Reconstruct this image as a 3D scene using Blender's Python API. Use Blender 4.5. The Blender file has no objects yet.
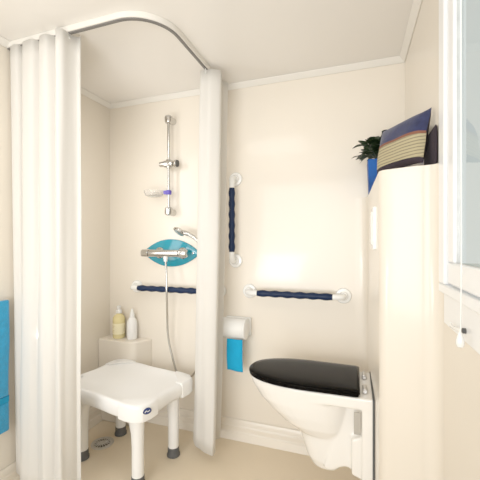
import bpy, bmesh, math, random
from mathutils import Vector, Matrix, noise
random.seed(4)
S = bpy.context.scene
COL = S.collection
PI = math.pi

# ------------------------------------------------------------------ materials
def mat(name, color, rough=0.5, metal=0.0, spec=0.5, coat=0.0, bump=None, vary=0.0, vscale=3.0,
        trans=0.0, ior=1.45, sheen=0.0, stretch=(1, 1, 1), alpha=1.0, coat_rough=0.05):
    m = bpy.data.materials.new(name); m.use_nodes = True
    nt = m.node_tree; b = nt.nodes['Principled BSDF']
    b.inputs['Base Color'].default_value = (*color, 1)
    b.inputs['Roughness'].default_value = rough
    b.inputs['Metallic'].default_value = metal
    b.inputs['Specular IOR Level'].default_value = spec
    b.inputs['Coat Weight'].default_value = coat
    b.inputs['Coat Roughness'].default_value = coat_rough
    b.inputs['Transmission Weight'].default_value = trans
    b.inputs['IOR'].default_value = ior
    b.inputs['Sheen Weight'].default_value = sheen
    b.inputs['Alpha'].default_value = alpha
    tc = nt.nodes.new('ShaderNodeTexCoord'); mp = nt.nodes.new('ShaderNodeMapping')
    mp.inputs['Scale'].default_value = stretch
    nt.links.new(tc.outputs['Object'], mp.inputs['Vector'])
    if vary:
        n = nt.nodes.new('ShaderNodeTexNoise'); n.inputs['Scale'].default_value = vscale
        n.inputs['Detail'].default_value = 4
        r = nt.nodes.new('ShaderNodeValToRGB')
        r.color_ramp.elements[0].position = .3; r.color_ramp.elements[1].position = .7
        r.color_ramp.elements[0].color = (*[c * (1 - vary) for c in color], 1)
        r.color_ramp.elements[1].color = (*[min(1, c * (1 + vary)) for c in color], 1)
        nt.links.new(mp.outputs['Vector'], n.inputs['Vector'])
        nt.links.new(n.outputs['Fac'], r.inputs['Fac'])
        nt.links.new(r.outputs['Color'], b.inputs['Base Color'])
    if bump:
        sc, st, dist = bump
        n = nt.nodes.new('ShaderNodeTexNoise'); n.inputs['Scale'].default_value = sc
        n.inputs['Detail'].default_value = 3
        bp = nt.nodes.new('ShaderNodeBump'); bp.inputs['Strength'].default_value = st
        bp.inputs['Distance'].default_value = dist
        nt.links.new(mp.outputs['Vector'], n.inputs['Vector'])
        nt.links.new(n.outputs['Fac'], bp.inputs['Height'])
        nt.links.new(bp.outputs['Normal'], b.inputs['Normal'])
        if coat: nt.links.new(bp.outputs['Normal'], b.inputs['Coat Normal'])
    return m

WALL = mat('wall_gelcoat', (.79, .718, .612), rough=.32, coat=.45, coat_rough=.10, vary=.02, vscale=1.5, bump=(3.2, .10, .02), stretch=(1, 1, .45))
CEIL = mat('ceiling_gelcoat', (.82, .785, .735), rough=.35, coat=.25, coat_rough=.1, vary=.015, vscale=1.2, bump=(2.5, .07, .02))
FLOOR = mat('floor_gelcoat', (.80, .67, .49), rough=.4, coat=.2, coat_rough=.2, vary=.03, vscale=2.0, bump=(260, .12, .002))
TRIM = mat('trim_white', (.80, .765, .70), rough=.4)
CURT = mat('curtain_cloth', (.86, .835, .79), rough=.85, bump=(240, .12, .002), sheen=.1)
def translucent(m, f, col):
    nt = m.node_tree; b = nt.nodes['Principled BSDF']; t = nt.nodes.new('ShaderNodeBsdfTranslucent')
    t.inputs['Color'].default_value = (*col, 1); mx = nt.nodes.new('ShaderNodeMixShader'); mx.inputs['Fac'].default_value = f
    nt.links.new(b.outputs[0], mx.inputs[1]); nt.links.new(t.outputs[0], mx.inputs[2])
    nt.links.new(mx.outputs[0], nt.nodes['Material Output'].inputs['Surface'])
translucent(CURT, .35, (.88, .86, .82))
PLASTIC = mat('white_plastic', (.87, .86, .84), rough=.33, vary=.01, bump=(120, .05, .001))
WHITE = mat('white_gloss', (.86, .85, .82), rough=.2, coat=.3)
FRAME = mat('window_frame_white', (.88, .89, .90), rough=.3, coat=.2)
CERAM = mat('ceramic', (.86, .83, .78), rough=.12, coat=.7)
BLACK = mat('black_gloss', (.002, .0018, .0016), rough=.2, spec=.2, ior=1.22)
NAVY = mat('navy_grip', (.001, .011, .045), rough=.4, spec=.25)
CHROME = mat('chrome', (.60, .585, .56), rough=.16, metal=1.0, vary=.04, vscale=12)
STEEL = mat('brushed_steel', (.62, .61, .59), rough=.42, metal=1.0, vary=.08, vscale=30)
DARK = mat('dark_rubber', (.075, .075, .075), rough=.7, vary=.1, vscale=60)
SLOT = mat('rail_slot', (.16, .15, .14), rough=.6)
TEAL = mat('turquoise_acrylic', (.008, .26, .36), rough=.12, coat=.5, vary=.06, vscale=6)
TOWEL = mat('turquoise_terry', (.0, .29, .56), rough=.95, bump=(420, .6, .004), vary=.10, vscale=60, sheen=.4)
TOWELB = mat('turquoise_band', (.0, .26, .50), rough=.7, bump=(300, .3, .002), vary=.06, vscale=60)
PAPER = mat('turquoise_paper', (.0, .33, .62), rough=.9, vary=.05, vscale=25)
PAPERW = mat('white_paper', (.88, .86, .83), rough=.9)
PURPLE = mat('purple_plastic', (.10, .07, .45), rough=.3)
CLEAR = mat('clear_plastic', (.95, .94, .92), rough=.10, trans=.85, ior=1.25)
AMBER = mat('yellow_soap', (.93, .80, .40), rough=.12, trans=.25, ior=1.2, coat=.3, vary=.05, vscale=15)
LABELM = mat('bottle_label', (.86, .78, .52), rough=.6)
INK = mat('label_ink', (.62, .48, .22), rough=.6)
POTB = mat('blue_glaze', (.002, .065, .30), rough=.5, spec=.2, vary=.30, vscale=14)
LEAF = mat('dark_leaf', (.014, .030, .010), rough=.45, vary=.5, vscale=14)
SOIL = mat('soil', (.03, .02, .012), rough=.95, vary=.4, vscale=80, bump=(90, .8, .01))
CUSB = mat('navy_cloth', (.015, .020, .072), rough=.9, vary=.25, vscale=70, bump=(320, .5, .003), sheen=.2)
CUSD = mat('aubergine_cloth', (.020, .012, .020), rough=.9, bump=(320, .4, .003))
CUSR = mat('rust_cord', (.20, .075, .045), rough=.9, bump=(320, .4, .003))
BADGE = mat('badge_navy', (.008, .025, .12), rough=.3)
LAWN = mat('pale_outdoor_paving', (.62, .64, .60), rough=.9, vary=.06, vscale=1.0)
HAZE = mat('pale_awning', (.42, .55, .58), rough=.9, vary=.04, vscale=2)

def striped():
    m = mat('striped_cloth', (.42, .36, .20), rough=.9)
    nt = m.node_tree; b = nt.nodes['Principled BSDF']
    tc = nt.nodes.new('ShaderNodeTexCoord'); w = nt.nodes.new('ShaderNodeTexWave')
    w.bands_direction = 'Z'; w.inputs['Scale'].default_value = 30; w.inputs['Distortion'].default_value = .6
    w.inputs['Detail'].default_value = 2; w.inputs['Detail Scale'].default_value = 6
    r = nt.nodes.new('ShaderNodeValToRGB')
    r.color_ramp.elements[0].color = (.22, .18, .11, 1); r.color_ramp.elements[1].color = (.42, .36, .21, 1)
    r.color_ramp.elements[0].position = .12; r.color_ramp.elements[1].position = .42
    nt.links.new(tc.outputs['Object'], w.inputs['Vector']); nt.links.new(w.outputs['Fac'], r.inputs['Fac'])
    nt.links.new(r.outputs['Color'], b.inputs['Base Color'])
    return m
CUSS = striped()

def glass_mat():
    m = bpy.data.materials.new('window_glass'); m.use_nodes = True
    nt = m.node_tree; nt.nodes.remove(nt.nodes['Principled BSDF'])
    out = nt.nodes['Material Output']
    t = nt.nodes.new('ShaderNodeBsdfTransparent'); t.inputs['Color'].default_value = (.93, .965, .945, 1)
    g = nt.nodes.new('ShaderNodeBsdfGlossy'); g.inputs['Roughness'].default_value = .02
    f = nt.nodes.new('ShaderNodeFresnel'); f.inputs['IOR'].default_value = 1.3
    mx = nt.nodes.new('ShaderNodeMixShader')
    nt.links.new(f.outputs['Fac'], mx.inputs['Fac']); nt.links.new(t.outputs[0], mx.inputs[1])
    nt.links.new(g.outputs[0], mx.inputs[2]); nt.links.new(mx.outputs[0], out.inputs['Surface'])
    return m
GLASS = glass_mat()

# ------------------------------------------------------------------ mesh helpers
def obj(name, bm, m, parent=None, smooth=True, bevel=0, sub=0, angle=40):
    bmesh.ops.recalc_face_normals(bm, faces=bm.faces[:])
    me = bpy.data.meshes.new(name); bm.to_mesh(me); bm.free()
    o = bpy.data.objects.new(name, me); COL.objects.link(o)
    for mm in (m if isinstance(m, (list, tuple)) else [m]): me.materials.append(mm)
    if smooth:
        for p in me.polygons: p.use_smooth = True
    if bevel:
        md = o.modifiers.new('bevel', 'BEVEL'); md.width = bevel; md.segments = 3
        md.limit_method = 'ANGLE'; md.angle_limit = math.radians(35); md.harden_normals = False
    if sub:
        md = o.modifiers.new('subsurf', 'SUBSURF'); md.levels = sub; md.render_levels = sub
    if smooth and not sub:
        try:
            me.set_sharp_from_angle(angle=math.radians(angle))
        except Exception: pass
    if parent:
        o.parent = parent
        o.matrix_parent_inverse = parent.matrix_world.inverted() if False else Matrix.Identity(4)
        o.location = -Vector(parent.location)          # meshes are built in world metres
        if len(parent.users_collection) and parent.parent is not None:
            o.location = (0, 0, 0)
    return o

def thing(name, label, cat, loc=(0, 0, 0), group=None):
    o = bpy.data.objects.new(name, None); COL.objects.link(o); o.location = loc
    o.empty_display_size = .05
    o['label'] = label; o['category'] = cat
    if group: o['group'] = group
    return o
def tag(o, label, cat, group=None):
    o['label'] = label; o['category'] = cat
    if group: o['group'] = group
    return o
def struct(o):
    o['kind'] = 'structure'; return o

def box(bm, a, b):
    vs = [bm.verts.new((x, y, z)) for x in (a[0], b[0]) for y in (a[1], b[1]) for z in (a[2], b[2])]
    for f in ((0, 1, 3, 2), (4, 6, 7, 5), (0, 4, 5, 1), (2, 3, 7, 6), (0, 2, 6, 4), (1, 5, 7, 3)):
        bm.faces.new([vs[i] for i in f])
    return vs
def boxes(*ab):
    bm = bmesh.new()
    for a, b in ab: box(bm, a, b)
    return bm
def rings(bm, rs, closed=True, cap=True):
    """loft a list of vertex rings"""
    R = [[bm.verts.new(p) for p in r] for r in rs]
    n = len(R[0])
    for i in range(len(R) - 1):
        for j in range(n if closed else n - 1):
            k = (j + 1) % n
            bm.faces.new((R[i][j], R[i][k], R[i + 1][k], R[i + 1][j]))
    if cap and closed:
        bm.faces.new(R[0][::-1]); bm.faces.new(R[-1])
    return R
def frame_of(d):
    d = d.normalized(); up = Vector((0, 0, 1)) if abs(d.z) < .9 else Vector((1, 0, 0))
    a = d.cross(up).normalized(); return a, d.cross(a).normalized()
def tube(bm, pts, rad, n=14, cap=True):
    pts = [Vector(p) for p in pts]
    if not isinstance(rad, (list, tuple)): rad = [rad] * len(pts)
    rs = []; a = None
    for i, p in enumerate(pts):
        d = (pts[min(i + 1, len(pts) - 1)] - pts[max(i - 1, 0)])
        if d.length < 1e-9: d = Vector((0, 0, 1))
        d.normalize()
        if a is None: a, b = frame_of(d)
        else:
            a = (a - d * a.dot(d)); a.normalize(); b = d.cross(a)
        rs.append([p + (a * math.cos(2 * PI * k / n) + b * math.sin(2 * PI * k / n)) * rad[i] for k in range(n)])
    rings(bm, rs, cap=cap); return bm
def lathe(bm, base, axis, prof, n=28):
    """prof: (distance along axis, radius)"""
    base = Vector(base); axis = Vector(axis).normalized(); a, b = frame_of(axis)
    rings(bm, [[base + axis * h + (a * math.cos(2 * PI * k / n) + b * math.sin(2 * PI * k / n)) * max(r, 1e-4)
                for k in range(n)] for h, r in prof]); return bm
def prism(bm, poly, z0, z1):
    rings(bm, [[(x, y, z0) for x, y in poly], [(x, y, z1) for x, y in poly]]); return bm
def arc(cx, cy, r, a0, a1, n=8):
    return [(cx + r * math.cos(math.radians(a0 + (a1 - a0) * i / n)), cy + r * math.sin(math.radians(a0 + (a1 - a0) * i / n))) for i in range(n + 1)]
def spline(P, per=8):
    P = [Vector(p) for p in P]; out = []
    for i in range(len(P) - 1):
        p0 = P[max(i - 1, 0)]; p1 = P[i]; p2 = P[i + 1]; p3 = P[min(i + 2, len(P) - 1)]
        for k in range(per):
            t = k / per
            out.append(.5 * ((2 * p1) + (p2 - p0) * t + (2 * p0 - 5 * p1 + 4 * p2 - p3) * t * t + (3 * p1 - p0 - 3 * p2 + p3) * t ** 3))
    out.append(P[-1]); return out

# ------------------------------------------------------------------ room
XL, XR, YB, ZC = -1.531, .231, 1.80, 2.022
YN = -.75
o = struct(obj('floor', boxes(((XL - .06, YN, -.05), (XR + .06, YB + .06, 0))), FLOOR, smooth=False))
o = struct(obj('ceiling', boxes(((XL - .06, YN, ZC), (XR + .06, YB + .06, ZC + .05))), CEIL, smooth=False))
struct(obj('wall_back', boxes(((XL - .06, YB, 0), (XR + .06, YB + .06, ZC))), WALL, smooth=False))
struct(obj('wall_left', boxes(((XL - .06, YN, 0), (XL, YB, ZC))), WALL, smooth=False))
XP = -1.488                                      # the left wall is a little thicker in front of the shower
struct(obj('wall_left_pier', boxes(((XL, YN, 0), (XP, 1.125, ZC))), WALL, bevel=.004))
WY0, WY1, WZ0, WZ1 = .22, 1.005, 1.005, 1.92        # opening of the window in the right wall
struct(obj('wall_right', boxes(((XR, WY1, 0), (XR + .03, YB, ZC)), ((XR, YN, 0), (XR + .03, WY0, ZC)),
        ((XR, WY0, 0), (XR + .03, WY1, WZ0)), ((XR, WY0, WZ1), (XR + .03, WY1, ZC))), WALL, smooth=False))

# boxed-in cistern ledge on the right
ZL = 1.345
cut = [(XR, YB)] + [(.0, YB)] + arc(.026, YB - .034, .034, 90, 0, 6)[1:] \
    + arc(.073 + .032, 1.118 + .030, .034, 182, 262, 8) + [(.170, 1.089)] + arc(.190, 1.048, .041, 92, 4, 7)
bm = bmesh.new(); prism(bm, cut, 0, ZL)
struct(obj('wall_right_boxing', bm, WALL, bevel=.004, angle=30))

# cove mouldings under the ceiling and raked skirting
def molding(name, poly, ax, a, b):
    bm = bmesh.new()
    f = (lambda t, p: (t, p[0], p[1])) if ax == 'x' else (lambda t, p: (p[0], t, p[1]))
    rings(bm, [[f(a, p) for p in poly], [f(b, p) for p in poly]])
    return struct(obj(name, bm, TRIM, bevel=.002, angle=30))
cv = .026
molding('trim_1', [(YB, ZC - cv), (YB - .004, ZC - cv), (YB - .012, ZC - .018), (YB - cv, ZC - .004), (YB - cv, ZC), (YB, ZC)], 'x', XL, XR)
molding('trim_2', [(XL, ZC - cv), (XL + .004, ZC - cv), (XL + .012, ZC - .018), (XL + cv, ZC - .004), (XL + cv, ZC), (XL, ZC)], 'y', 1.125, YB)
molding('trim_5', [(XP, ZC - cv), (XP + .004, ZC - cv), (XP + .012, ZC - .018), (XP + cv, ZC - .004), (XP + cv, ZC), (XP, ZC)], 'y', YN, 1.125)
molding('trim_3', [(XR, ZC - cv), (XR - .004, ZC - cv), (XR - .012, ZC - .018), (XR - cv, ZC - .004), (XR - cv, ZC), (XR, ZC)], 'y', YN, YB)
sk = [(0, .107), (.006, .107), (.011, .098), (.014, .075), (.019, .070), (.021, .045), (.026, .040), (.036, 0), (0, 0)]
def skirting(name, pts, ax, a, b):
    bm = bmesh.new()
    f = (lambda t, p: (t, YB - p[0], p[1])) if ax == 'x' else (lambda t, p: (XL + p[0], t, p[1]))
    rings(bm, [[f(a, p) for p in pts], [f(b, p) for p in pts]])
    struct(obj(name, bm, WALL, bevel=.0025, angle=30))
skirting('baseboard_back', sk, 'x', XL, .06)
skirting('baseboard_left', sk, 'y', 1.125, YB)
bm = bmesh.new(); rings(bm, [[(XP + p[0], t, p[1]) for p in sk] for t in (YN, 1.125)])
struct(obj('baseboard_front', bm, WALL, bevel=.0025, angle=30))

# corner shelf block moulded into the shower corner
poly = [(XL, YB), (XL, 1.690)] + [(-1.33, 1.690)] + arc(-1.30, 1.745, .055, 270, 330, 6) + [(-1.222, 1.770), (-1.205, YB)]
bm = bmesh.new(); prism(bm, poly, 0, .510)
struct(obj('wall_corner_shelf', bm, WALL, bevel=.008, angle=30))

# ------------------------------------------------------------------ window
win = struct(thing('window_1', 'white framed window', 'window', (XR, .6, WZ0)))
del win['label']; del win['category']
def ringframe(y0, y1, z0, z1, w, x0, x1):
    return boxes(((x0, y0, z0), (x1, y1, z0 + w)), ((x0, y0, z1 - w), (x1, y1, z1)),
                 ((x0, y0, z0 + w), (x1, y0 + w, z1 - w)), ((x0, y1 - w, z0 + w), (x1, y1, z1 - w)))
fx0, fx1 = XR - .018, XR + .004
bm = boxes(((fx0, WY0 - .04, .990), (fx1, 1.026, 1.014)), ((fx0, WY0 - .04, 1.90), (fx1, 1.026, 1.95)),
           ((fx0, WY0 - .04, 1.014), (fx1, WY0, 1.90)), ((fx0, .970, 1.014), (fx1, 1.026, 1.90)))
obj('outer_frame', bm, FRAME, win, bevel=.004)
obj('sash', ringframe(WY0 + .002, .966, 1.017, 1.898, .055, XR - .011, XR + .006), FRAME, win, bevel=.005)
obj('gasket', ringframe(WY0 + .055, .913, 1.070, 1.845, .003, XR - .004, XR + .0025), STEEL, win)
bm = bmesh.new(); bm.faces.new([bm.verts.new((XR + .003, y, z)) for y, z in ((WY0 + .056, 1.071), (.912, 1.071), (.912, 1.844), (WY0 + .056, 1.844))])
obj('pane', bm, GLASS, win, smooth=False)
# flat surround panel round the window
bm = boxes(((XR - .004, .05, .905), (XR, 1.03, .989)))
struct(obj('trim_4', bm, FRAME, bevel=.002))

# ------------------------------------------------------------------ shower curtain rail
rail = thing('curtain_rail', 'white ceiling-mounted curtain rail bent round the shower corner with a dark slot beneath', 'curtain rail', (-.71, 1.09, 2.0))
R = .17; xc, yc = -.712, 1.085
path = [(XP, 1.085), (-1.2, 1.085), (xc - R, 1.085)] + arc(xc - R, yc + R, R, -90, 0, 14)[1:] + [(xc, 1.5), (xc, YB - .002)]
def sweep(path, w0, w1, z0, z1):
    bm = bmesh.new(); rs = []
    P = [Vector((p[0], p[1], 0)) for p in path]
    for i, p in enumerate(P):
        d = (P[min(i + 1, len(P) - 1)] - P[max(i - 1, 0)]).normalized(); n = Vector((-d.y, d.x, 0))
        rs.append([(p + n * w0) + Vector((0, 0, z0)), (p + n * w1) + Vector((0, 0, z0)), (p + n * w1) + Vector((0, 0, z1)), (p + n * w0) + Vector((0, 0, z1))])
    rings(bm, rs); return bm
obj('track', sweep(path, -.010, .010, 1.998, ZC), TRIM, rail, bevel=.002)
obj('slot', sweep(path, -.0045, .0085, 1.9935, 2.0), SLOT, rail)

# ------------------------------------------------------------------ curtains
def curtain(top, bot, z0, z1, parent, name, nz=28, per=9, amp=.004, seed=0):
    T = spline([(a, b, 0) for a, b in top], per); B = spline([(a, b, 0) for a, b in bot], per)
    bm = bmesh.new(); rs = []
    for i in range(nz + 1):
        t = i / nz; z = z0 + (z1 - z0) * t; r = []
        for j in range(len(T)):
            p = B[j].lerp(T[j], t ** .8)
            nn = noise.noise(Vector((j * .11 + seed, z * 1.3, seed))) * amp * 2 * (1 - .5 * t)
            nm = noise.noise(Vector((j * .11 + seed + 9, z * 1.3, seed))) * amp * 2 * (1 - .5 * t)
            r.append((p.x + nm, p.y + nn, z))
        rs.append(r)
    rings(bm, rs, closed=False)
    o = obj(name, bm, CURT, parent, angle=80)
    md = o.modifiers.new('solid', 'SOLIDIFY'); md.thickness = .003; md.offset = 0
    return o
def hooks(parent, pts):
    for x, y in pts:
        bm = bmesh.new(); tube(bm, [(x, y, 1.999), (x, y, 1.985), (x + .004, y, 1.975), (x, y, 1.968)], .0025, 8)
        obj('hook', bm, WHITE, parent)
top = [(-1.480, 1.13), (-1.474, 1.090), (-1.451, 1.072), (-1.418, 1.072), (-1.398, 1.096), (-1.380, 1.072), (-1.353, 1.064), (-1.315, 1.066), (-1.291, 1.090),
       (-1.274, 1.066), (-1.249, 1.056), (-1.221, 1.060), (-1.197, 1.094), (-1.183, 1.094), (-1.174, 1.060), (-1.155, 1.042), (-1.137, 1.052), (-1.132, 1.090), (-1.117, 1.120), (-1.100, 1.112)]
bot = [(-1.475, 1.15), (-1.468, 1.115), (-1.442, 1.095), (-1.415, 1.100), (-1.397, 1.130), (-1.385, 1.070), (-1.357, 1.046), (-1.315, 1.042), (-1.282, 1.060),
       (-1.259, 1.050), (-1.230, 1.036), (-1.202, 1.038), (-1.183, 1.058), (-1.165, 1.055), (-1.150, 1.040), (-1.133, 1.030), (-1.122, 1.036), (-1.116, 1.065), (-1.117, 1.11), (-1.103, 1.115)]
c1 = thing('shower_curtain', 'wide white shower curtain gathered against the left wall', 'curtain', (-1.27, 1.07, .07), 'white shower curtains')
curtain(top, bot, .068, 1.996, c1, 'cloth', seed=1.7)
hooks(c1, [(-1.39, 1.0853), (-1.288, 1.0853), (-1.19, 1.0853), (-1.135, 1.0853)])
top = [(-.752, 1.590), (-.748, 1.545), (-.728, 1.531), (-.700, 1.538), (-.678, 1.540), (-.646, 1.566), (-.650, 1.59), (-.685, 1.63), (-.700, 1.655), (-.675, 1.668), (-.655, 1.692), (-.668, 1.712), (-.695, 1.708)]
bot = [(-.835, 1.640), (-.812, 1.595), (-.784, 1.560), (-.745, 1.542), (-.715, 1.524), (-.670, 1.514), (-.668, 1.545), (-.705, 1.60), (-.735, 1.635), (-.712, 1.642), (-.690, 1.660), (-.705, 1.670), (-.73, 1.662)]
c2 = thing('shower_curtain', 'narrow white shower curtain hanging in the middle beside the vertical grab bar', 'curtain', (-.71, 1.62, .06), 'white shower curtains')
curtain(top, bot, .062, 1.990, c2, 'cloth', seed=5.1, amp=.003)
hooks(c2, [(-.712, 1.528), (-.712, 1.655)])

# ------------------------------------------------------------------ towel on the left wall
tr = thing('towel_rail', 'white towel rail on the left wall carrying the turquoise towel', 'towel rail', (XP, .95, .83))
bm = bmesh.new(); tube(bm, [(XP + .040, .60, .848), (XP + .040, 1.04, .848)], .007); obj('bar', bm, WHITE, tr)
for y in (.62,):
    bm = bmesh.new(); tube(bm, [(XP, y, .848), (XP + .040, y, .848)], .008); obj('bracket', bm, WHITE, tr)
tw = thing('towel', 'turquoise terry bath towel folded over a rail on the left wall', 'towel', (XP + .04, .9, .26))
def towel_strip(z0, z1, fat=0.0):
    bm = bmesh.new(); rs = []
    for i in range(13):
        z = z0 + (z1 - z0) * i / 12
        r = []
        prof = arc(XP + .040, 1.105, .012 + fat, -90, 90, 6)
        prof = [(XP + .052 + fat, .70)] + [(XP + .052 + fat, y) for y in (.8, .9, .95)] + [(XP + .052 + fat - .003, 1.052 + fat), (XP + .040, 1.061 + fat), (XP + .028 - fat + .003, 1.052 + fat)] + [(XP + .028 - fat, y) for y in (.95, .9, .8, .70)]
        for x, y in prof:
            w = noise.noise(Vector((y * 7, z * 4, 3))) * .003
            r.append((x + w, y + noise.noise(Vector((z * 5, 1, 1))) * .004, z))
        rs.append(r)
    rings(bm, rs); return bm
bm = towel_strip(.447, .866)
obj('terry_body', bm, TOWEL, tw, bevel=.006, angle=60)
obj('woven_band', towel_strip(.418, .446, .001), TOWELB, tw, bevel=.003, angle=60)
obj('terry_hem', towel_strip(.292, .417), TOWEL, tw, bevel=.005, angle=60)

# ------------------------------------------------------------------ shower riser rail, dish, mixer, hand shower
rz = thing('shower_riser_rail', 'chrome vertical shower rail with slider on the back wall', 'shower rail', (-1.06, YB, 1.3))
xr, yr = -1.054, 1.745
bm = bmesh.new(); tube(bm, [(xr, yr, 1.30), (xr, yr, 1.85)], .009, 16); obj('pole', bm, CHROME, rz)
for z, s in ((1.856, 1), (1.298, -1)):
    bm = bmesh.new(); lathe(bm, (xr, yr + .0, z - s * .028), (0, 0, s), [(0, .017), (.004, .022), (.03, .025), (.042, .022), (.049, .012), (.050, 0)])
    lathe(bm, (xr, YB, z), (0, -1, 0), [(0, .021), (.012, .021), (.035, .015), (.055, .013)]); obj('end_bracket', bm, CHROME, rz)
bm = bmesh.new(); lathe(bm, (xr - .060, yr - .002, 1.586), (1, 0, 0), [(0, .010), (.003, .016), (.030, .017), (.034, .021), (.085, .021), (.090, .018), (.092, 0)])
lathe(bm, (xr, yr, 1.560), (0, 0, 1), [(0, .014), (.003, .016), (.05, .016), (.053, .014)])
sl = obj('slider', bm, CHROME, rz)
bm = bmesh.new(); lathe(bm, (xr + .033, yr - .002, 1.586), (1, 0, -.1), [(0, .012), (.010, .021), (.018, .024), (.024, .021), (.026, 0)]); obj('holder_clip', bm, CHROME, rz)
bm = bmesh.new(); lathe(bm, (xr + .0585, yr - .002, 1.584), (1, 0, -.1), [(0, .0205), (.003, .0205), (.0035, .015)]); obj('clip_pad', bm, DARK, rz)

sd = thing('soap_dish', 'clear oval soap dish on a purple clip on the shower rail', 'soap dish', (-1.12, 1.74, 1.41))
bm = bmesh.new(); lathe(bm, (xr, yr, 1.402), (0, 0, 1), [(0, .0145), (.003, .0165), (.024, .0165), (.027, .0145)]); box(bm, (xr - .030, yr - .012, 1.405), (xr - .008, yr + .010, 1.427)); obj('clip', bm, PURPLE, sd, bevel=.002)
bm = bmesh.new()
def ell(cx, cy, a, b, z, n=28): return [(cx + a * math.cos(2 * PI * k / n), cy + b * math.sin(2 * PI * k / n), z) for k in range(n)]
cx = -1.150
rings(bm, [ell(cx, 1.735, .035, .030, 1.392), ell(cx, 1.735, .052, .042, 1.398), ell(cx, 1.735, .062, .050, 1.418), ell(cx, 1.735, .064, .052, 1.428),
           ell(cx, 1.735, .060, .048, 1.428), ell(cx, 1.735, .056, .045, 1.416), ell(cx, 1.735, .046, .036, 1.402)]); obj('bowl', bm, CLEAR, sd)
sp = obj('soap_bar', bmesh.new(), PAPERW, sd) if False else None

bp = thing('mixer_backplate', 'turquoise lens-shaped wall plate behind the chrome shower mixer', 'wall plate', (-1.07, YB, 1.05))
bm = bmesh.new(); pts = []
cxp, hw, hh, czp = -1.068, .200, .084, 1.052
for k in range(24): a = -1 + 2 * k / 24; pts.append((cxp + hw * a, czp + hh * (1 - abs(a) ** 2.1)))
for k in range(24): a = 1 - 2 * k / 24; pts.append((cxp + hw * a, czp - hh * (1 - abs(a) ** 2.1)))
pts = [(x, z) for i, (x, z) in enumerate(pts)]
rings(bm, [[(x, YB + .001, z) for x, z in pts], [(x, YB - .010, z) for x, z in pts], [(cxp + (x - cxp) * .97, YB - .014, czp + (z - czp) * .95) for x, z in pts]])
pl = obj('plate', bm, TEAL, bp, angle=50)
for s in (-1, 1):
    bm = bmesh.new(); lathe(bm, (cxp + s * .155, YB - .013, czp), (0, -1, 0), [(0, .006), (.003, .006), (.004, .003)], 12); obj('screw', bm, CHROME, bp)

mv = thing('shower_mixer', 'chrome thermostatic shower mixer on the turquoise plate', 'shower mixer', (-1.07, YB, 1.05))
ym, zm = 1.725, 1.052
bm = bmesh.new(); lathe(bm, (-1.175, ym, zm), (1, 0, 0), [(0, .019), (.002, .021), (.20, .021), (.202, .019)]); obj('body', bm, CHROME, mv)
bm = bmesh.new(); lathe(bm, (-1.227, ym, zm), (1, 0, 0), [(0, .0), (.001, .018), (.004, .023), (.046, .024), (.050, .020)]); obj('temperature_knob', bm, CHROME, mv)
bm = bmesh.new(); lathe(bm, (-.970, ym, zm), (1, 0, 0), [(0, .020), (.004, .025), (.044, .024), (.050, .019), (.051, 0)]); obj('flow_knob', bm, CHROME, mv)
for x in (-1.140, -.980):
    bm = bmesh.new(); lathe(bm, (x, YB - .013, zm), (0, -1, 0), [(0, .034), (.006, .034), (.012, .027), (.018, .020), (.06, .018)]); obj('escutcheon', bm, CHROME, mv)
bm = bmesh.new(); lathe(bm, (-1.060, ym - .004, zm - .018), (0, 0, -1), [(0, .014), (.016, .014), (.018, .011), (.030, .011)]); obj('outlet', bm, WHITE, mv)

hs = thing('hand_shower', 'chrome hand shower with hose looping behind the middle curtain', 'hand shower', (-.95, 1.74, 1.16))
hose = spline([(-1.060, ym - .004, 1.010), (-1.046, 1.708, .93), (-1.039, 1.698, .835), (-1.044, 1.712, .70), (-1.050, 1.734, .55), (-1.027, 1.745, .43), (-1.000, 1.745, .350),
               (-.955, 1.742, .325), (-.905, 1.735, .335), (-.855, 1.725, .40), (-.825, 1.705, .55), (-.81, 1.700, .80), (-.81, 1.705, 1.00), (-.81, 1.72, 1.088)], 8)
bm = bmesh.new(); tube(bm, hose, .0065, 12); obj('hose', bm, CHROME, hs)
bm = bmesh.new(); tube(bm, spline([(-.805, 1.72, 1.082), (-.845, 1.715, 1.125), (-.885, 1.712, 1.155), (-.925, 1.71, 1.172), (-.945, 1.71, 1.176)], 5), [.010] * 8 + [.011] * 5 + [.013] * 8, 14); obj('handle', bm, CHROME, hs)
ax = Vector((-.40, -.48, -.78)).normalized()
bm = bmesh.new(); lathe(bm, Vector((-.962, 1.712, 1.185)) - ax * .012, ax, [(0, .0), (.001, .014), (.008, .030), (.016, .037), (.024, .037), (.026, .034)]); hd = obj('spray_head', bm, CHROME, hs)
bm = bmesh.new(); lathe(bm, Vector((-.962, 1.712, 1.185)) + ax * .0142, ax, [(0, .032), (.0015, .032), (.002, .029)]); obj('spray_face', bm, STEEL, hs)
hb = thing('hand_shower_holder', 'chrome wall holder gripping the hand shower behind the middle curtain', 'holder', (-.83, YB, 1.10))
bm = bmesh.new(); lathe(bm, (-.835, YB, 1.115), (0, -1, 0), [(0, .022), (.006, .022), (.012, .012), (.065, .011)]); obj('arm', bm, CHROME, hb)

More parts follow.
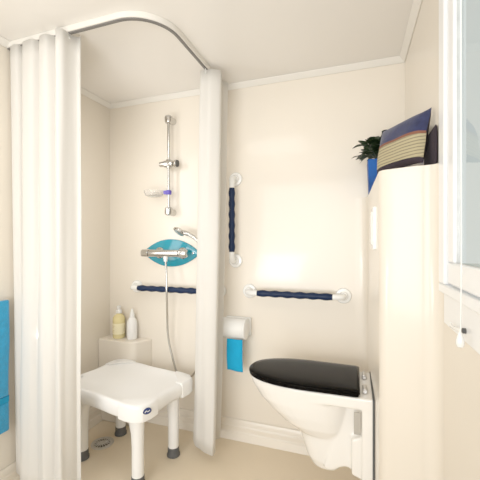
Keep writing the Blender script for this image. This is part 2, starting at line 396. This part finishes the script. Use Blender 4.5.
# ------------------------------------------------------------------ grab bars
def grab_bar(label, p0, p1, e0, e1, loc):
    """p0,p1 grip ends in front of the wall; e0,e1 flange centres on the wall"""
    t = thing('grab_bar', label, 'grab bar', loc, 'navy grab bars on the back wall')
    p0, p1 = Vector(p0), Vector(p1); d = (p1 - p0); L = d.length; d.normalize()
    bm = bmesh.new(); n = 90
    pts = [p0 + d * L * i / n for i in range(n + 1)]
    nb = max(3, round(L / .062))
    tube(bm, pts, [.0152 + .0038 * (.5 - .5 * math.cos(2 * PI * nb * i / n)) for i in range(n + 1)], 20)
    obj('grip', bm, NAVY, t, angle=70)
    for p, e, s in ((p0, e0, -1), (p1, e1, 1)):
        e = Vector(e); bm = bmesh.new()
        mid = p + d * s * ((e - p).dot(d) * s)
        tube(bm, spline([p - d * s * .004, p + d * s * .012, p.lerp(mid, .75) + (e - mid) * .08, mid + (e - mid) * .35, e], 6), .0150, 18)
        obj('elbow', bm, WHITE, t, angle=70)
        bm = bmesh.new(); lathe(bm, (e.x, YB, e.z), (0, -1, 0), [(0, .040), (.006, .040), (.012, .036), (.014, .024), (.026, .019)]); obj('wall_flange', bm, WHITE, t)
    return t
yg = 1.732
grab_bar('horizontal navy ribbed grab bar on the back wall above the toilet', (-.500, yg, .843), (-.106, yg, .843), (-.562, YB, .843), (-.056, YB, .843), (-.3, YB, .843))
grab_bar('vertical navy ribbed grab bar just right of the middle curtain', (-.646, yg, 1.420), (-.646, yg, 1.064), (-.646, YB, 1.478), (-.646, YB, 1.012), (-.646, YB, 1.24))
grab_bar('navy ribbed grab bar below the shower mixer, partly behind the middle curtain', (-1.262, yg, .836), (-.80, yg, .836), (-1.315, YB, .836), (-.745, YB, .836), (-1.03, YB, .836))

# ------------------------------------------------------------------ paper holder
th = thing('toilet_paper_holder', 'white cylindrical toilet paper holder on the back wall left of the toilet', 'paper holder', (-.63, YB, .64))
zc, yc_ = .645, 1.728
bm = bmesh.new(); lathe(bm, (-.700, yc_, zc), (1, 0, 0), [(0, 0), (.001, .051), (.003, .054), (.130, .054), (.134, .051), (.135, 0)], 36); obj('roll_cover', bm, WHITE, th, angle=30)
bm = bmesh.new(); lathe(bm, (-.565, yc_, zc), (1, 0, 0), [(0, .056), (.006, .056), (.009, .051), (.010, 0)], 36); obj('end_cap', bm, PLASTIC, th, angle=30)
obj('wall_plate', boxes(((-.700, YB - .020, zc - .05), (-.552, YB, zc + .05))), WHITE, th, bevel=.005)
tp = thing('toilet_paper', 'turquoise sheet of toilet paper hanging from the white holder', 'toilet paper', (-.625, 1.70, .43))
bm = bmesh.new(); rs = []
for i in range(15):
    z = .592 - .165 * i / 14; yy = 1.700 - .012 * math.sin(i / 14 * 2.2)
    rs.append([(-.663 + .006 * i / 14 + .090 * k / 8, yy + .003 * math.sin(k * .9), z - .006 * k / 8 * (i / 14)) for k in range(9)])
rings(bm, rs, closed=False)
o = obj('sheet', bm, PAPER, tp); md = o.modifiers.new('solid', 'SOLIDIFY'); md.thickness = .0015

# ------------------------------------------------------------------ bottles on the corner shelf
ZS = .510
def soap():
    t = thing('soap_bottle', 'yellow soap bottle with a white pump on the corner shelf', 'bottle', (-1.445, 1.735, ZS), 'bottles on the shower corner shelf')
    x, y = -1.424, 1.757
    bm = bmesh.new(); lathe(bm, (x, y, ZS), (0, 0, 1), [(0, .033), (.003, .037), (.020, .038), (.11, .038), (.128, .036), (.142, .028), (.150, .015), (.158, .014)], 32)
    obj('body', bm, AMBER, t)
    bm = bmesh.new(); lathe(bm, (x, y, ZS + .028), (0, 0, 1), [(0, .0383), (.0005, .0386), (.066, .0386), (.0665, .0383)], 32); lb = obj('printed_label', bm, LABELM, t, angle=30)
    bm = bmesh.new()
    for z, w in ((.078, .9), (.068, .6), (.050, .8), (.043, .7), (.036, .8)):
        n = 10; a0 = -PI / 2 - .5 - w * .5; vs0 = [(x + .0391 * math.cos(a0 + w * k / n), y + .0391 * math.sin(a0 + w * k / n)) for k in range(n + 1)]
        rings(bm, [[(px, py, ZS + z) for px, py in vs0], [(px, py, ZS + z + .003) for px, py in vs0]], closed=False)
    obj('print', bm, INK, lb)
    bm = bmesh.new(); lathe(bm, (x, y, ZS + .156), (0, 0, 1), [(0, .017), (.002, .019), (.018, .019), (.020, .009), (.034, .008), (.036, .013), (.044, .013), (.046, .010)], 24)
    tube(bm, [(x, y, ZS + .197), (x + .010, y - .020, ZS + .198), (x + .014, y - .030, ZS + .193)], [.006, .005, .0035], 10); obj('pump', bm, PLASTIC, t)
soap()
t = thing('lotion_bottle', 'white lotion bottle with a pointed cap on the corner shelf', 'bottle', (-1.35, 1.735, ZS), 'bottles on the shower corner shelf')
x, y = -1.328, 1.762
bm = bmesh.new(); lathe(bm, (x, y, ZS), (0, 0, 1), [(0, .028), (.003, .031), (.02, .032), (.095, .032), (.115, .028), (.130, .019), (.136, .014)], 32); obj('body', bm, PLASTIC, t)
bm = bmesh.new(); lathe(bm, (x, y, ZS + .134), (0, 0, 1), [(0, .014), (.002, .016), (.022, .014), (.030, .010), (.052, .006), (.055, .0)], 24); obj('cap', bm, WHITE, t)

# ------------------------------------------------------------------ floor drain
fd = thing('floor_drain', 'round steel floor drain behind the shower stool legs', 'drain', (-1.33, 1.50, 0))
bm = bmesh.new(); lathe(bm, (-1.327, 1.500, 0), (0, 0, 1), [(0, .060), (.003, .060), (.005, .055), (.004, .042), (.001, .041)], 36); obj('rim', bm, STEEL, fd, angle=30)
bm = bmesh.new(); lathe(bm, (-1.327, 1.500, .0005), (0, 0, 1), [(0, .041), (.002, .040), (.0022, .0)], 36); obj('sump', bm, DARK, fd)
bm = bmesh.new()
for k in range(8):
    a = PI * k / 8; ca, sa = math.cos(a), math.sin(a)
    tube(bm, [(-1.327 - .040 * ca, 1.5 - .040 * sa, .0045), (-1.327 + .040 * ca, 1.5 + .040 * sa, .0045)], .0022, 6)
lathe(bm, (-1.327, 1.5, .002), (0, 0, 1), [(0, .016), (.004, .016), (.005, .012)], 20)
obj('grate', bm, STEEL, fd)

# ------------------------------------------------------------------ shower stool
SC = Vector((-1.118, 1.452, 0)); ANG = math.radians(-10)
st = thing('shower_stool', 'white plastic four-legged shower stool standing between the curtains', 'stool', (SC.x, SC.y, 0))
def L2W(a, b, z): return (SC.x + a * math.cos(ANG) - b * math.sin(ANG), SC.y + a * math.sin(ANG) + b * math.cos(ANG), z)
def outline(ha, hb, notch=.016, n=96):
    out = []
    for k in range(n):
        t = 2 * PI * k / n; c, s = math.cos(t), math.sin(t); e = 2 / 3.6
        a = ha * abs(c) ** e * (1 if c >= 0 else -1); b = hb * abs(s) ** e * (1 if s >= 0 else -1)
        # notches between the four corner lobes and the sides, waisted sides
        f = 1 - .05 * math.exp(-((abs(b) / hb) / .35) ** 2) * (abs(a) > ha * .8)
        g = 1 - .06 * math.exp(-((abs(a) / ha) / .42) ** 2) * (abs(b) > hb * .8)
        out.append((a * f, b * g))
    return out
HA, HB = .293, .212
bm = bmesh.new(); rs = []
for sc_, z in ((.90, .336), (.965, .338), (1.0, .352), (1.0, .385), (.985, .399), (.955, .405), (.90, .405), (.84, .400), (.60, .393), (.30, .391), (.05, .390)):
    rs.append([L2W(a * sc_, b * sc_, z) for a, b in outline(HA, HB)])
rings(bm, rs)
seat = obj('seat', bm, PLASTIC, st, angle=50)
# raised corner pads between moulded grooves
for sa in (-1, 1):
    for sb in (-1, 1):
        pts = [(sa * .285, sb * .085), (sa * .289, sb * .135), (sa * .279, sb * .175), (sa * .25, sb * .199), (sa * .20, sb * .207), (sa * .158, sb * .205), (sa * .162, sb * .175), (sa * .195, sb * .150), (sa * .235, sb * .115), (sa * .25, sb * .085)]
        if sa * sb < 0: pts = pts[::-1]
        bm = bmesh.new()
        rings(bm, [[L2W(a * 1.012, b * 1.012, .334) for a, b in pts], [L2W(a * 1.012, b * 1.012, .392) for a, b in pts], [L2W(a * 1.0, b * 1.0, .404) for a, b in pts], [L2W(a * .975 , b * .975, .409) for a, b in pts]]); obj('corner_pad', bm, PLASTIC, st, bevel=.005, angle=40)
def stool_leg(a, b, sa, sb):
    bm = bmesh.new(); n = 20; rs = []
    for z, r, da in ((.045, .0275, 0), (.18, .0275, 0), (.24, .028, .006), (.28, .029, .016), (.32, .031, .034), (.340, .032, .055)):
        ring = []
        for k in range(n):
            t = 2 * PI * k / n; x, y = r * math.cos(t), r * math.sin(t)
            if x * sa < 0: x -= sa * da * min(1, abs(math.cos(t)) * 1.3)
            ring.append(L2W(a + x, b + y, z))
        rs.append(ring)
    rings(bm, rs); l = obj('leg', bm, PLASTIC, st, angle=50)
    bm = bmesh.new(); p = L2W(a, b, 0)
    lathe(bm, p, (0, 0, 1), [(0, .030), (.002, .034), (.012, .034), (.018, .030), (.034, .0295), (.046, .029), (.048, .0278)], 24); obj('rubber_foot', bm, DARK, l)
    return l
for sa, sb in ((1, 1), (-1, 1), (-1, -1), (1, -1)): stool_leg(sa * .198, sb * .124, sa, sb)
# oval navy badge with a white swash on the front corner
bc = Vector(L2W(.288, -.158, .380)); bn = Vector((math.cos(ANG - math.radians(30)), math.sin(ANG - math.radians(30)), 0)); bu = Vector((-bn.y, bn.x, 0)); bv = Vector((0, 0, 1))
bm = bmesh.new()
rings(bm, [[bc + bn * h + bu * (.020 * s * math.cos(2 * PI * k / 24)) + bv * (.0135 * s * math.sin(2 * PI * k / 24)) for k in range(24)] for h, s in ((-.012, 1), (.003, 1), (.005, .9))])
bd = obj('badge', bm, BADGE, st)
bd['label'] = 'navy oval badge with a small white swash'
bm = bmesh.new(); tube(bm, spline([bc + bn * .006 + bu * a + bv * b for a, b in ((-.011, -.004), (-.004, .004), (.003, -.002), (.011, .005))], 5), .0012, 6); obj('swash', bm, WHITE, bd)

# ------------------------------------------------------------------ toilet
TY = 1.435
to = thing('wall_hung_toilet', 'white wall-hung toilet with a black lid on the right-hand boxing', 'toilet', (.06, TY, .19))
def egg(xf, xb, w, z, n=40, p=2.3):
    xm = xf + (xb - xf) * .60; out = []
    for k in range(n):
        t = 2 * PI * k / n; c, s = math.cos(t), math.sin(t)
        e = 2 / p
        rx = (xb - xm) if c > 0 else (xm - xf)
        out.append((xm + rx * (abs(c) ** e) * (1 if c >= 0 else -1), TY + w * (abs(s) ** e) * (1 if s >= 0 else -1), z))
    return out
bm = bmesh.new()
rings(bm, [egg(-.150, -.075, .046, .203), egg(-.172, -.055, .066, .211), egg(-.194, -.03, .080, .245), egg(-.208, -.02, .086, .290), egg(-.220, -.01, .089, .330), egg(-.235, 0, .091, .362)])
rings(bm, [egg(-.205, -.05, .075, .334), egg(-.242, -.035, .093, .350), egg(-.296, -.02, .112, .382), egg(-.352, -.01, .125, .426), egg(-.398, 0, .132, .468), egg(-.428, .01, .137, .512), egg(-.438, .03, .140, .532), egg(-.438, .03, .140, .547)])
# rear deck, flat-sided pedestal and mounting flange
box(bm, (-.17, TY - .137, .503), (.0655, TY + .137, .547))
SIDE = [(.0655, .228), (.0, .246), (-.032, .256), (-.055, .248), (-.078, .232), (-.102, .228), (-.116, .236), (-.062, .40), (-.042, .505), (.0655, .505)]
rings(bm, [[(x, y, z) for x, z in SIDE] for y in (TY - .092, TY + .092)])
rings(bm, [[(x, y, z) for x, z in ((.0655, .228), (.024, .240), (.024, .530), (.0655, .530))] for y in (TY - .136, TY + .136)])
rings(bm, [[(x, y, z) for x, z in ((.0655, .228), (.02, .240), (-.012, .25), (-.012, .38), (.03, .40))] for y in (TY - .122, TY + .122)])
tb = obj('bowl', bm, CERAM, to, angle=180)
md = tb.modifiers.new('remesh', 'REMESH'); md.mode = 'VOXEL'; md.voxel_size = .0045; md.use_smooth_shade = True
md = tb.modifiers.new('smooth', 'SMOOTH'); md.factor = .5; md.iterations = 6
# seam gap strip against the wall
obj('wall_gasket', boxes(((.0605, TY - .138, .224), (.0668, TY + .138, .550))), DARK, to)
def dshape(xf, xb, w, z, n=44):
    pts = []
    for k in range(n + 1):
        t = PI / 2 + PI * k / n
        c, s = math.cos(t), math.sin(t)
        xm = xf + (xb - xf) * .55
        pts.append((xm + (xm - xf) * (abs(c) ** .92) * (1 if c > 0 else -1), TY + w * (abs(s) ** .86) * (1 if s > 0 else -1), z))
    back = [(xb - .012, TY - w * .965, z), (xb, TY - w * .93, z), (xb, TY + w * .93, z), (xb - .012, TY + w * .965, z)]
    return pts + back
bm = bmesh.new()
rings(bm, [dshape(-.438, .006, .140, .548), dshape(-.443, .012, .145, .550), dshape(-.444, .014, .146, .555), dshape(-.442, .012, .144, .558)])
sr = obj('seat_ring', bm, BLACK, to, angle=40)
bm = bmesh.new()
rings(bm, [dshape(-.443, .014, .143, .5585), dshape(-.446, .018, .145, .560), dshape(-.445, .018, .145, .565), dshape(-.438, .014, .139, .570), dshape(-.415, .006, .120, .572), dshape(-.33, -.05, .08, .573), dshape(-.26, -.12, .03, .5735)])
ld = obj('lid', bm, BLACK, to, angle=40)
ld['label'] = 'glossy black lid'
for s in (-1, 1):
    bm = bmesh.new(); lathe(bm, (.036, TY + s * .070 - .025, .557), (0, 1, 0), [(0, .007), (.002, .009), (.048, .009), (.05, .007)], 18); obj('hinge', bm, STEEL, to)
bm = boxes(((-.004, TY - .1245, .405), (.020, TY - .121, .488))); obj('recess_shade_panel', bm, mat('recess_shade_grey', (.42, .39, .34), rough=.4), to, bevel=.004)  # grey panel puts the recess's shade into colour

# flush plate on the boxing
fp = thing('flush_plate', 'white flush plate on the boxing above the toilet', 'flush plate', (.066, 1.32, 1.17))
bm = boxes(((.058, 1.24, 1.095), (.080, 1.40, 1.245))); obj('plate', bm, WHITE, fp, bevel=.004)
for y0, y1 in ((1.252, 1.325), (1.331, 1.388)):
    obj('button', boxes(((.054, y0, 1.112), (.060, y1, 1.228))), WHITE, fp, bevel=.003)

# ------------------------------------------------------------------ plant in blue pot on the ledge
pp = thing('potted_plant', 'leafy dark green plant in a square blue pot on the ledge', 'potted plant', (.115, 1.66, ZL))
bm = bmesh.new()
def sq(cx, cy, h, z, r=.006):
    out = []
    for qx, qy, a in ((1, 1, 0), (-1, 1, 90), (-1, -1, 180), (1, -1, 270)):
        out += [(x, y, z) for x, y in arc(cx + qx * (h - r), cy + qy * (h - r), r, a, a + 90, 3)]
    return out
px, py = .122, 1.660
rings(bm, [sq(px, py, .060, ZL), sq(px, py, .062, ZL + .01), sq(px, py, .067, ZL + .135), sq(px, py, .068, ZL + .145), sq(px, py, .063, ZL + .145), sq(px, py, .062, ZL + .125)])
obj('pot', bm, POTB, pp, angle=30)
bm = bmesh.new(); rings(bm, [sq(px, py, .0535, ZL + .122), sq(px, py, .0535, ZL + .128)]); obj('soil', bm, SOIL, pp)
def leaf(bm, base, d, L, W, droop):
    d = d.normalized(); side = d.cross(Vector((0, 0, 1)))
    if side.length < .1: side = Vector((1, 0, 0))
    side.normalize(); up = side.cross(d); rs = []
    for i in range(6):
        t = i / 5; w = W * math.sin(PI * min(.97, .06 + t * .94)) ** .7
        c = base + d * L * t + Vector((0, 0, -droop * L * t * t))
        rs.append([c - side * w * .5 + up * w * .12, c, c + side * w * .5 + up * w * .12])
    rings(bm, rs, closed=False)
stems = bmesh.new(); leaves = bmesh.new()
for i in range(46):
    a = random.uniform(0, 2 * PI); el = random.uniform(.15, 1.4)
    d = Vector((math.cos(a) * math.cos(el), math.sin(a) * math.cos(el), math.sin(el)))
    L = random.uniform(.06, .125); b0 = Vector((px + random.uniform(-.02, .02), py + random.uniform(-.02, .02), ZL + .126))
    e = b0 + d * L + Vector((0, 0, .012)); e.x = min(e.x, .195); e.y = min(e.y, 1.745); e.x = max(e.x, .045); e.z = max(e.z, ZL + .165) + .02
    tube(stems, [b0, (b0 + e) / 2 + Vector((0, 0, .012)), e], .0016, 6)
    for q in range(5):
        dd = (d + Vector((random.uniform(-.9, .9), random.uniform(-.9, .5), random.uniform(-.3, .7))))
        leaf(leaves, e - d * L * random.uniform(0, .45), dd, random.uniform(.048, .070), random.uniform(.034, .048), random.uniform(.1, .6))
tube(stems, spline([(px - .02, py - .01, ZL + .126), (px - .07, py - .04, ZL + .17), (px - .10, py - .05, ZL + .166)], 4), .0014, 6)
for q in range(5):
    leaf(leaves, Vector((px - .075 - .008 * q, py - .042, ZL + .168)), Vector((-1, random.uniform(-.8, .8), random.uniform(-.4, .3))), .032, .018, .3)
for v in leaves.verts: v.co.z = min(v.co.z, ZL + .265 + (v.co.z - ZL - .265) * .15) if v.co.z > ZL + .265 else v.co.z; v.co.x = min(v.co.x, .226); v.co.y = min(v.co.y, 1.793)
obj('stems', stems, LEAF, pp); o = obj('foliage', leaves, LEAF, pp, angle=180)

# ------------------------------------------------------------------ cushion on the ledge
A = Vector((.083, 1.330, ZL + .003)); B = Vector((.203, 1.135, ZL + .003))
U = (B - A); LW = U.length; U.normalize(); N = Vector((-U.y, U.x, 0)); N = -N if N.y > 0 else N     # N faces the camera
TILT = math.radians(10); UPV = (Vector((0, 0, 1)) * math.cos(TILT) - N * math.sin(TILT)).normalized(); NF = UPV.cross(U); NF = NF if NF.y < 0 else -NF
cu = thing('cushion', 'small navy cushion with a beige striped band leaning on the ledge', 'cushion', A, 'cushions on the ledge')
HH = .172; TH = .030
def cush(s0, s1, front=True, n=18, m=8, lift=0):
    bm = bmesh.new(); rs = []
    for i in range(m + 1):
        v = s0 + (s1 - s0) * i / m; r = []
        for k in range(n + 1):
            u = k / n
            puff = (max(0, 1 - (2 * u - 1) ** 4) * max(0, 1 - (2 * v - 1) ** 4)) ** .55
            sx = 1 - .05 * math.sin(PI * v); sy = 1 - .06 * math.sin(PI * u)
            p = A + U * (LW * (.5 + (u - .5) * sx)) + UPV * (HH * (.5 + (v - .5) * sy) + .012) + NF * ((TH * puff + lift) * (1 if front else -1) + .012)
            p += NF * noise.noise(Vector((u * 4, v * 4, 2))) * .004
            r.append(p)
        rs.append(r)
    rings(bm, rs, closed=False); return bm
obj('back_cover', cush(0, 1, False, 18, 18), CUSD, cu)
obj('lower_panel', cush(0, .10, True, 18, 6), CUSD, cu)
obj('striped_panel', cush(.10, .55, True), CUSS, cu)
obj('cord_trim', cush(.535, .585, True, 18, 3, .0012), CUSR, cu)
obj('upper_panel', cush(.58, 1, True, 18, 8), CUSB, cu)

dc = thing('cushion', 'dark aubergine cushion wedged behind the right end of the navy striped cushion', 'cushion', (.222, 1.18, ZL), 'cushions on the ledge')
bm = bmesh.new(); rs = []
for i in range(11):
    v = i / 10; pf = max(0, 1 - (2 * v - 1) ** 4) ** .5
    rs.append([(.2225 + (.0015 + .0045 * pf) * math.sin(2 * PI * k / 24), 1.185 + (.088 - .004 * math.sin(PI * v)) * abs(math.cos(2 * PI * k / 24)) ** .5 * (1 if math.cos(2 * PI * k / 24) > 0 else -1), ZL + .001 + .118 * v) for k in range(24)])
rings(bm, rs); obj('cover', bm, CUSD, dc)
bm = bmesh.new(); tube(bm, [(.2225, 1.096, ZL + .006), (.2225, 1.093, ZL + .06), (.2225, 1.096, ZL + .114)], .002, 8); obj('piping', bm, CUSD, dc)

# ------------------------------------------------------------------ blind cord and hook by the window
bcd = thing('blind_cord', 'thin white blind cord with a drop-shaped pull hanging at the window', 'cord', (.204, .79, .91))
bm = bmesh.new(); tube(bm, spline([(.204, .79, 1.90), (.204, .788, 1.5), (.204, .786, 1.1), (.204, .790, .955), (.204, .793, .935)], 6), .0013, 8); obj('cord', bm, WHITE, bcd)
bm = bmesh.new(); lathe(bm, (.204, .794, .940), (0, 0, -1), [(0, .002), (.006, .004), (.018, .0075), (.026, .008), (.032, .006), (.035, 0)], 18); obj('pull', bm, WHITE, bcd)
hk = thing('cord_cleat', 'small white cleat with a dark screw below the window', 'cleat', (XR, .84, .93))
bm = bmesh.new(); tube(bm, [(XR - .004, .850, .928), (XR - .010, .855, .928), (XR - .014, .885, .924), (XR - .014, .915, .922), (XR - .014, .922, .926)], [.005, .0045, .004, .004, .003], 12); obj('arm', bm, WHITE, hk)
bm = bmesh.new(); lathe(bm, (XR - .004, .842, .930), (-1, 0, 0), [(0, .006), (.006, .006), (.008, .003)], 12); obj('screw', bm, DARK, hk)

# ------------------------------------------------------------------ outside the window
struct(obj('ground_outside', boxes(((.6, -6, -.7), (30, 30, -.6))), LAWN, smooth=False))

# ------------------------------------------------------------------ light
w = bpy.data.worlds.new('world'); S.world = w; w.use_nodes = True
bg = w.node_tree.nodes['Background']; bg.inputs['Color'].default_value = (.88, .95, .93, 1); bg.inputs['Strength'].default_value = .88
def area(name, loc, target, size, size_y, energy, color):
    l = bpy.data.lights.new(name, 'AREA'); l.shape = 'RECTANGLE'; l.size = size; l.size_y = size_y; l.energy = energy; l.color = color
    o = bpy.data.objects.new(name, l); COL.objects.link(o); o.location = loc
    o.rotation_euler = (Vector(target) - Vector(loc)).to_track_quat('-Z', 'Y').to_euler(); return o
area('front_fill', (-.60, -2.5, 1.15), (-.75, 1.0, 1.0), 2.2, 2.0, 96, (1, .985, .965))  # added fill beyond the open end of the room, evens out the walls
area('overhead_fill', (-.82, .62, 2.0), (-.85, 1.0, 0), .8, .4, 4.5, (1, .975, .94))  # added fill from above the view, no fixture belongs to it
area('bounce_flash', (-.75, .15, .85), (-.90, 1.3, 2.3), .5, .4, 9, (1, .98, .955))
area('shower_fill', (-1.33, 1.20, 1.25), (-1.0, 1.9, 1.1), .25, 1.1, 3.6, (1, .98, .95))  # unseen fill behind the wide curtain, added to brighten the shower interior
area('window_daylight', (.75, .55, 1.75), (-.6, .9, .8), .8, .9, 6, (.95, .98, 1))

# ------------------------------------------------------------------ camera
cam = bpy.data.cameras.new('camera'); co = bpy.data.objects.new('camera', cam); COL.objects.link(co)
co.location = (0, 0, 1.125); co.rotation_euler = (PI / 2, 0, math.atan(115 / 333))
cam.sensor_width = 36; cam.lens = 36 * 333 / 480; cam.shift_y = -1 / 480 * -1; cam.clip_start = .01
S.camera = co
S.view_settings.view_transform = 'Standard'; S.view_settings.look = 'None'; S.view_settings.exposure = -.46; S.view_settings.gamma = 1.22
